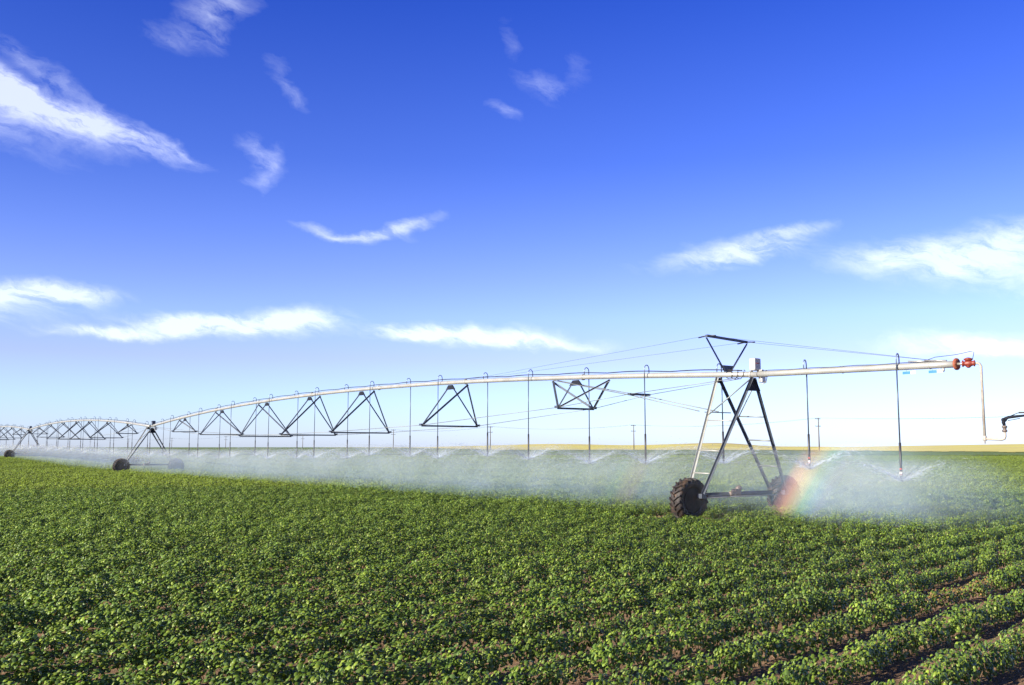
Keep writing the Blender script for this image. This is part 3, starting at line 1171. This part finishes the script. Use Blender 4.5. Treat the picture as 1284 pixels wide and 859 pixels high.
# everything past the flange swings out to the right of the line of sight
X = Vector((0.85, -0.52, 0)).normalized()
V0 = E + dO * .10
mb = MB()
mb.tube([E + dO * .03, E + dO * .14, E + dO * .14 + X * .06], .034, 10)
mb.build('stub_pipe', M['steel'], mach, E)
V1 = E + dO * .12 + X * .17
mb = MB()
mb.lathe(V1 - X * .15, X, [(.05, 0), (.085, .01), (.085, .035), (.055, .05), (.075, .10), (.085, .16), (.075, .22), (.055, .26), (.08, .275), (.08, .30), (.04, .31)], 16)
mb.lathe(V1 + UP * .04, UP, [(.06, 0), (.07, .03), (.105, .05), (.105, .08), (.06, .10), (.03, .11)], 14)
mb.lathe(V1 - UP * .02, Vector((0, 0, -1)), [(.05, 0), (.06, .06), (.03, .09)], 12)
mb.build('valve', M['red'], mach, V1)
mb = MB()
mb.tube([Over.p(5.5) + UP * (PR + .01), Over.p(5.9) + UP * (PR + .12), E + UP * .24, V1 + UP * .30 + X * .05, V1 + UP * .28 + X * .14, V1 + UP * .10 + X * .10], .008, 5)
mb.build('loose_cable', M['cable'], mach, E)
mb = MB()
mb.tube([Over.p(5.2) + UP * .13 - S1 * .1, Over.p(5.75) + UP * .11 + S1 * .05], .02, 6)
mb.tube([Over.p(5.6) + UP * .13, Over.p(6.2) + UP * .1], .025, 6)
mb.build('anchor_clamp', M['steel'], mach, Over.p(5.7))
RP = V1 + X * .28
GX = X * .45
down = [V1 + X * .14, RP - X * .07, RP - X * .03 - UP * .02, RP - UP * .08, RP - UP * 1.84]
mb = MB()
mb.tube(down, .034, 12)
lowp = RP - UP * 1.88
mb.tube([lowp + UP * .05 + X * .0, lowp - UP * .12], .018, 8)
mb.lathe(lowp, UP, [(.045, -.05), (.05, -.03), (.05, .05), (.045, .07)], 12)
mb.build('riser_pipe', M['riser'], mach, RP)
mb = MB()
mb.tube([lowp + X * .02, lowp + GX - X * .07 - UP * .02, lowp + GX - X * .02, lowp + GX + UP * .05, lowp + GX + UP * .16], .034, 12)
mb.build('elbow_pipe', M['riser'], mach, lowp)
G = lowp + GX + UP * .16
mb = MB()
mb.lathe(G, UP, [(.045, 0), (.06, .01), (.06, .05), (.04, .06), (.045, .10), (.062, .11), (.062, .15), (.04, .16)], 14)
gun = mb.build('end_gun', M['gear'], mach, G)
mb = MB()
g0 = G + UP * .16
mb.tube([g0, g0 + UP * .08 - X * .02, g0 + UP * .16 + X * .02, g0 + UP * .20 + X * .10, g0 + UP * .27 + X * .75], .03, 10, radii=[.035, .045, .045, .038, .018])
mb.lathe(g0 + UP * .14, Vector((0, 1, 0)), [(.05, -.05), (.05, .05)], 12)
mb.build('gun_barrel', M['plate'], gun, g0)
mb = MB()
mb.tube([g0 + UP * .22 + X * .12, g0 + UP * .30 + X * .30, g0 + UP * .32 + X * .60, g0 + UP * .27 + X * .80], .012, 6)
mb.tube([g0 + UP * .12 + X * .08, g0 + UP * .17 + X * .35], .010, 6)
mb.box(g0 + UP * .31 + X * .42, X, S1, UP, .09, .02, .02, .005)
mb.build('drive_arm', M['weight'], gun, g0)
# small blue and white tags hanging under the overhang pipe
for t_ in (5.12, 5.85):
    q = Over.p(t_) - UP * (PR + .075)
    for mm, u0, hw in (('bluetag', -.04, .11), ('whitetag', .15, .07)):
        mk = MB()
        mk.box(q + dO * u0, dO, S1, UP, hw, .004, .035)
        mk.tube([q + dO * u0 + UP * .03, q + dO * u0 + UP * .09], .004, 4)
        mk.build('hanging_tag', M[mm], mach, q + dO * u0)
mb = MB(); mb.lathe(Over.p(6.1) - UP * PR, Vector((0, 0, -1)), [(.035, -.01), (.035, .06), (.025, .09)], 10)
mb.build('drain_stub', M['steel'], mach, Over.p(6.1))

# ------------------------------------------------------------------ utility poles and wires
POLES = [(1025, 284, 0), (794, 372, 1), (615, 400, 2), (494, 470, 3), (381, 640, 4), (285, 720, 5), (217.7, 850, 6), (163.6, 930, 7), (116, 1040, 8)]
PW = ['beside the right drop hose, tallest of the line', 'between the first truss and the near tower', 'right of the second truss', 'below the right end of the third truss',
      'left of the middle of the long span', 'seen between the two left trusses of the long span', 'just right of the middle wheel tower', 'just left of the middle wheel tower', 'farthest left of the line']
tops = []
for (px, Z, i) in POLES:
    x = (px - 642) / 1200 * Z
    z0 = gz(x, Z)
    Hh = 10.6 if Z < 600 else 10.0
    b0 = Vector((x, Z, z0 - .3))
    root = empty('utility_pole', (x, Z, z0))
    tag(root, 'thin wooden utility pole ' + PW[i], 'utility pole', 'utility poles along the far edge of the field')
    mb = MB(); mb.tube([b0, b0 + UP * (Hh * .5), b0 + UP * Hh], .16, 8, radii=[.20, .17, .13])
    mb.build('post', M['wood'], root, (x, Z, z0))
    ca = Vector((0.8, 0.6, 0)).normalized()
    tp_ = []
    for k, dz_ in enumerate((.35, 2.5)):
        q = Vector((x, Z, z0 + Hh - .3 - dz_))
        mb = MB(); mb.box(q + Vector((-.6, .8, 0)) * .2, ca, Vector((-.6, .8, 0)), UP, 1.25, .06, .08)
        ar = mb.build('cross_arm', M['wood'], root, q)
        for u in (-1.1, 0, 1.1):
            mb = MB(); mb.lathe(q + Vector((-.6, .8, 0)) * .2 + ca * u + UP * .08, UP, [(.04, 0), (.07, .05), (.07, .16), (.03, .2)], 8)
            mb.build('insulator', M['goose'], ar, q + ca * u)
            if k == 0:
                tp_.append(q + Vector((-.6, .8, 0)) * .2 + ca * u + UP * .28)
    tops.append(tp_)
WN = ['nearest', 'middle', 'farthest']
for k in range(3):
    pts = []
    ext = tops[0][k] + (tops[0][k] - tops[1][k]) * 1.2
    line = [ext] + [tt[k] for tt in tops]
    mb = MB()
    for a, b_ in zip(line, line[1:]):
        seg = [a.lerp(b_, u / 8) - UP * (1.4 * 4 * (u / 8) * (1 - u / 8)) for u in range(9)]
        mb.tube(seg, .012, 4)
    o_ = mb.build('power_wire', M['cable'], None, (0, 0, 0), local=True)
    tag(o_, 'thin overhead wire along the utility poles, %s of three' % WN[k], 'wire', 'overhead wires')

# ------------------------------------------------------------------ water: droplets from each nozzle


def spray_mesh(seed, n):
    rnd = random.Random(seed)
    bm = bmesh.new()
    lay = bm.verts.layers.float.new('fade')
    rays = [rnd.uniform(0, 2 * math.pi) for _ in range(26)]
    for k in range(n):
        if rnd.random() < .55:
            a = rnd.choice(rays) + rnd.gauss(0, .035)
            el_ = R(28 + rnd.gauss(0, 2.2))
        else:
            a = rnd.uniform(0, 2 * math.pi)
            el_ = R(rnd.choice((27, 18, 8)) + rnd.gauss(0, 3.5))
        v0 = rnd.uniform(6.0, 7.6)
        drag = rnd.uniform(.5, 1.6)
        vz = v0 * math.sin(el_)
        vh = v0 * math.cos(el_)

        def P(t_):
            return Vector((math.cos(a), math.sin(a), 0)) * (vh * (1 - math.exp(-drag * t_)) / drag) + UP * (vz * t_ - 4.9 * t_ * t_)
        u = rnd.random() ** 1.9
        t0 = u * .62
        dt = rnd.uniform(.010, .035) * (1 - .4 * u)
        p0, p1 = P(t0), P(t0 + dt)
        jit = Vector((rnd.gauss(0, 1), rnd.gauss(0, 1), rnd.gauss(0, 1))) * (.015 + .14 * u * u)
        p0 += jit; p1 += jit
        if p0.z < -1.25:
            continue
        wd = rnd.uniform(.003, .006) + .004 * u
        d_ = (p1 - p0).normalized()
        s1 = d_.cross(Vector((rnd.gauss(0, 1), rnd.gauss(0, 1), rnd.gauss(0, 1)))).normalized() * wd
        s2 = d_.cross(s1).normalized() * wd
        fade = (1 - u) ** 1.5 * .8 + .04
        vs = []
        for q in (p0 + s1, p0 - s1, p1 + s2, p1 - s2):
            v_ = bm.verts.new(q)
            v_[lay] = fade
            vs.append(v_)
        A, B, C_, D_ = vs
        for f_ in ((A, B, C_), (A, D_, B), (A, C_, D_), (B, D_, C_)):
            bm.faces.new(f_)
    for (el0, vv, amp, dr) in ((28, 6.8, .50, 1.2), (24, 6.6, .40, 1.4), (19, 6.2, .32, 1.5), (10, 6.0, .2, 1.5)):
        prev = None
        NA = 120
        stre = [max(0.1, 1 + .9 * noise.noise(Vector((seed, 9 * math.cos(2 * math.pi * j / NA) , 9 * math.sin(2 * math.pi * j / NA)))) ) for j in range(NA)]
        for i in range(13):
            tt = .02 + (i / 12) ** 1.3 * .78
            ringv = []
            for j in range(NA):
                a = 2 * math.pi * j / NA
                e_ = R(el0 + 2.5 * noise.noise(Vector((seed + 5, 2 * math.cos(a), 2 * math.sin(a)))))
                rr = vv * math.cos(e_) * (1 - math.exp(-dr * tt)) / dr
                zz = vv * math.sin(e_) * tt - 4.9 * tt * tt
                v_ = bm.verts.new((rr * math.cos(a), rr * math.sin(a), zz))
                v_[lay] = amp * stre[j] * (.8 / (.8 + rr)) * (1 - (i / 12) ** 2)
                ringv.append(v_)
            if prev:
                for j in range(NA):
                    f_ = bm.faces.new((prev[j], prev[(j + 1) % NA], ringv[(j + 1) % NA], ringv[j]))
                    f_.smooth = True
            prev = ringv
    me = bpy.data.meshes.new('water_spray')
    bm.to_mesh(me); bm.free()
    me.materials.append(M['drops'])
    return me


sprays = [spray_mesh(900 + k, 1100) for k in range(4)]
far_sprays = [spray_mesh(950 + k, 280) for k in range(3)]
ORD = ['first', 'second', 'third', 'fourth', 'fifth', 'sixth', 'seventh', 'eighth', 'ninth', 'tenth', 'eleventh', 'twelfth', 'thirteenth', 'fourteenth', 'fifteenth', 'sixteenth', 'seventeenth', 'eighteenth', 'nineteenth', 'twentieth']
for i, q in enumerate(NOZ):
    o_ = bpy.data.objects.new('water_spray', sprays[i % 4] if q.y < 62 else far_sprays[i % 3])
    COL.objects.link(o_)
    o_.location = q
    o_.rotation_euler = (0, 0, i * 1.9)
    if i == 0:
        lb = 'white water fan spraying from the outermost drop hose on the overhang'
    elif i == 1:
        lb = 'white water fan beside the rainbow, right of the near wheel tower'
    elif i < 22:
        lb = '%s spray fan counting left from the near wheel tower' % ORD[i - 2]
    elif i < 40:
        lb = '%s spray fan counting left from the middle wheel tower' % ORD[i - 22]
    else:
        lb = '%s spray fan counting left from the farthest wheel tower' % ORD[i - 40]
    tag(o_, lb, 'water spray', 'sprays from the drop nozzles', 'thing')

# mist under the pipe ------------------------------------------------------
m_, t, o = mat('water_mist')
g_ = t.new('ShaderNodeNewGeometry')
pos = g_.outputs['Position']
inc = g_.outputs['Incoming']
# angle between the line of sight and the antisolar point: drops send colours back at 42 degrees (and faintly at 51)
cosang = t.vm('DOT_PRODUCT', inc, tuple(sd))
ang = t.m('DEGREES', t.m('ARCCOSINE', cosang))
bow = t.ramp(t.mapr(ang, 40.2, 42.9, 0, 1), [
    (0.0, (0, 0, 0)), (0.14, (.05, .04, .14)), (0.30, (.04, .18, .22)), (0.46, (.14, .42, .08)), (0.60, (.85, .66, .04)), (0.76, (1.35, .42, .0)), (0.90, (.65, .11, .0)), (1.0, (0, 0, 0))])
bow2 = t.ramp(t.mapr(ang, 49.8, 52.2, 0, 1), [
    (0.0, (0, 0, 0)), (0.2, (.30, .03, .01)), (0.42, (.34, .24, .02)), (0.62, (.05, .25, .08)), (0.85, (.02, .05, .2)), (1.0, (0, 0, 0))])
x_, y_, z_ = t.sep(pos)[:3]
nz_ = t.noise(pos, 0.55, 3.0, 0.6)[0]
dn = t.mapr(nz_, 0.34, 0.66, 0.25, 1.75)
zr = t.m('SUBTRACT', z_, t.mapr(y_, 84.0, 128.0, 0.0, 0.57))
hz = t.mapr(zr, 1.35, 2.2, 1.0, 0.0, True)
ov = t.vm('DOT_PRODUCT', t.vm('SUBTRACT', pos, tuple(T1)), tuple(-D1))
hz = t.m('MULTIPLY', hz, t.mapr(ov, 3.0, 9.0, 1.0, 0.0, True))
# thicker round each nozzle of the long span, thinner half way between two
hz = t.m('MULTIPLY', hz, t.m('MULTIPLY_ADD', t.m('COSINE', t.m('MULTIPLY', t.m('ADD', ov, 1.45), 2 * math.pi / 3.27)), 0.30, 1.0))
for tw_ in (T2, T3):                                      # the hoses beside a tower spray away from it
    dt_ = t.vm('LENGTH', t.vm('SUBTRACT', pos, tuple(tw_ + UP)))
    hz = t.m('MULTIPLY', hz, t.m('MULTIPLY_ADD', t.m('EXPONENT', t.m('MULTIPLY', t.m('MULTIPLY', dt_, dt_), -1 / 36)), -0.65, 1.0))
puff = None
for q_, rad_, am_ in ((NOZ[1] + Vector((1.2, .3, -.15)), 1.5, 3.6), (NOZ[0] + Vector((-.2, 0, -.1)), 1.3, 1.6)):
    dd_ = t.vm('LENGTH', t.vm('SUBTRACT', pos, tuple(q_)))
    pf = t.m('MULTIPLY', t.m('EXPONENT', t.m('MULTIPLY', t.m('MULTIPLY', dd_, dd_), -1 / rad_ ** 2)), am_)
    puff = pf if puff is None else t.m('ADD', puff, pf)
DEN = 0.033
dn = t.m('MULTIPLY', t.m('MULTIPLY', t.m('MULTIPLY', dn, t.m('ADD', hz, puff)), t.mapr(y_, 50.0, 120.0, 1.0, 0.40)), DEN)
vs_ = t.new('ShaderNodeVolumeScatter')
vs_.inputs['Color'].default_value = (0.47, 0.75, 1.0, 1)  # blue of the sky's light is put into the scatter colour
vs_.inputs['Anisotropy'].default_value = -0.25
t.put(vs_.inputs['Density'], dn)
vb = t.new('ShaderNodeVolumeScatter')
bc = t.vm('ADD', bow, t.mix(1.0, bow2, (0.55, 0.55, 0.55), 'MULTIPLY'))
t.put(vb.inputs['Color'], bc)
vb.inputs['Anisotropy'].default_value = -0.25
t.put(vb.inputs['Density'], t.m('MULTIPLY', dn, 1.5))
ad = t.new('ShaderNodeAddShader')
t.l.new(vs_.outputs[0], ad.inputs[0]); t.l.new(vb.outputs[0], ad.inputs[1])
t.l.new(ad.outputs[0], o.inputs['Volume'])
M['mist'] = m_

center = []
t_ = 9.0
while t_ > 0:
    center.append((T1 - D1 * t_, S1, min(1.0, .25 + (9.0 - t_) / 6.0))); t_ -= .9
for sp, e in ((sp1, sp1.L), (sp2, sp2.L), (sp3, 42)):
    k = 0
    while k < e:
        center.append((sp.a + sp.d * k, sp.s, 1.0)); k += 1.1 if sp is sp1 else 1.8
mb = MB()
rings = []
for i, (c_, s__, sc_) in enumerate(center):
    g0_ = gz(c_.x, c_.y)
    wob = noise.noise(Vector((i * .33, 0, 5))) * .9
    wf = 5.4 * (.6 + .4 * sc_) + wob
    dT = min(abs((c_ - (T1 + D1 * .7)).length), abs((c_ - T2).length), abs((c_ - T3).length))
    wn = 3.0 * (.6 + .4 * sc_) - 3.0 * math.exp(-(dT / 3.2) ** 2) + wob * .6
    hv = (2.15 + .15 * noise.noise(Vector((i * .5, 3, 1)))) * (.6 + .4 * sc_)
    ring = []
    for k in range(15):
        a = math.pi * k / 14
        off = (wf - wn) / 2 - math.cos(a) * (wf + wn) / 2
        zz = g0_ + .1 + hv * math.sin(a) ** .75 * (1 + .10 * noise.noise(Vector((i * .4, k * .6, 2))))
        ring.append(mb.bm.verts.new(Vector((c_.x, c_.y, 0)) + s__ * off + UP * zz))
    rings.append(ring)
for a, b_ in zip(rings, rings[1:]):
    for k in range(15):
        k2 = (k + 1) % 15
        mb.bm.faces.new((a[k], a[k2], b_[k2], b_[k])).smooth = True
mb.bm.faces.new(rings[0][::-1]); mb.bm.faces.new(rings[-1])
o_ = mb.build('water_mist', M['mist'], None, (0, 0, 0), local=True)
tag(o_, 'pale drifting water mist hanging low under the whole pipe', 'mist', kind='stuff')
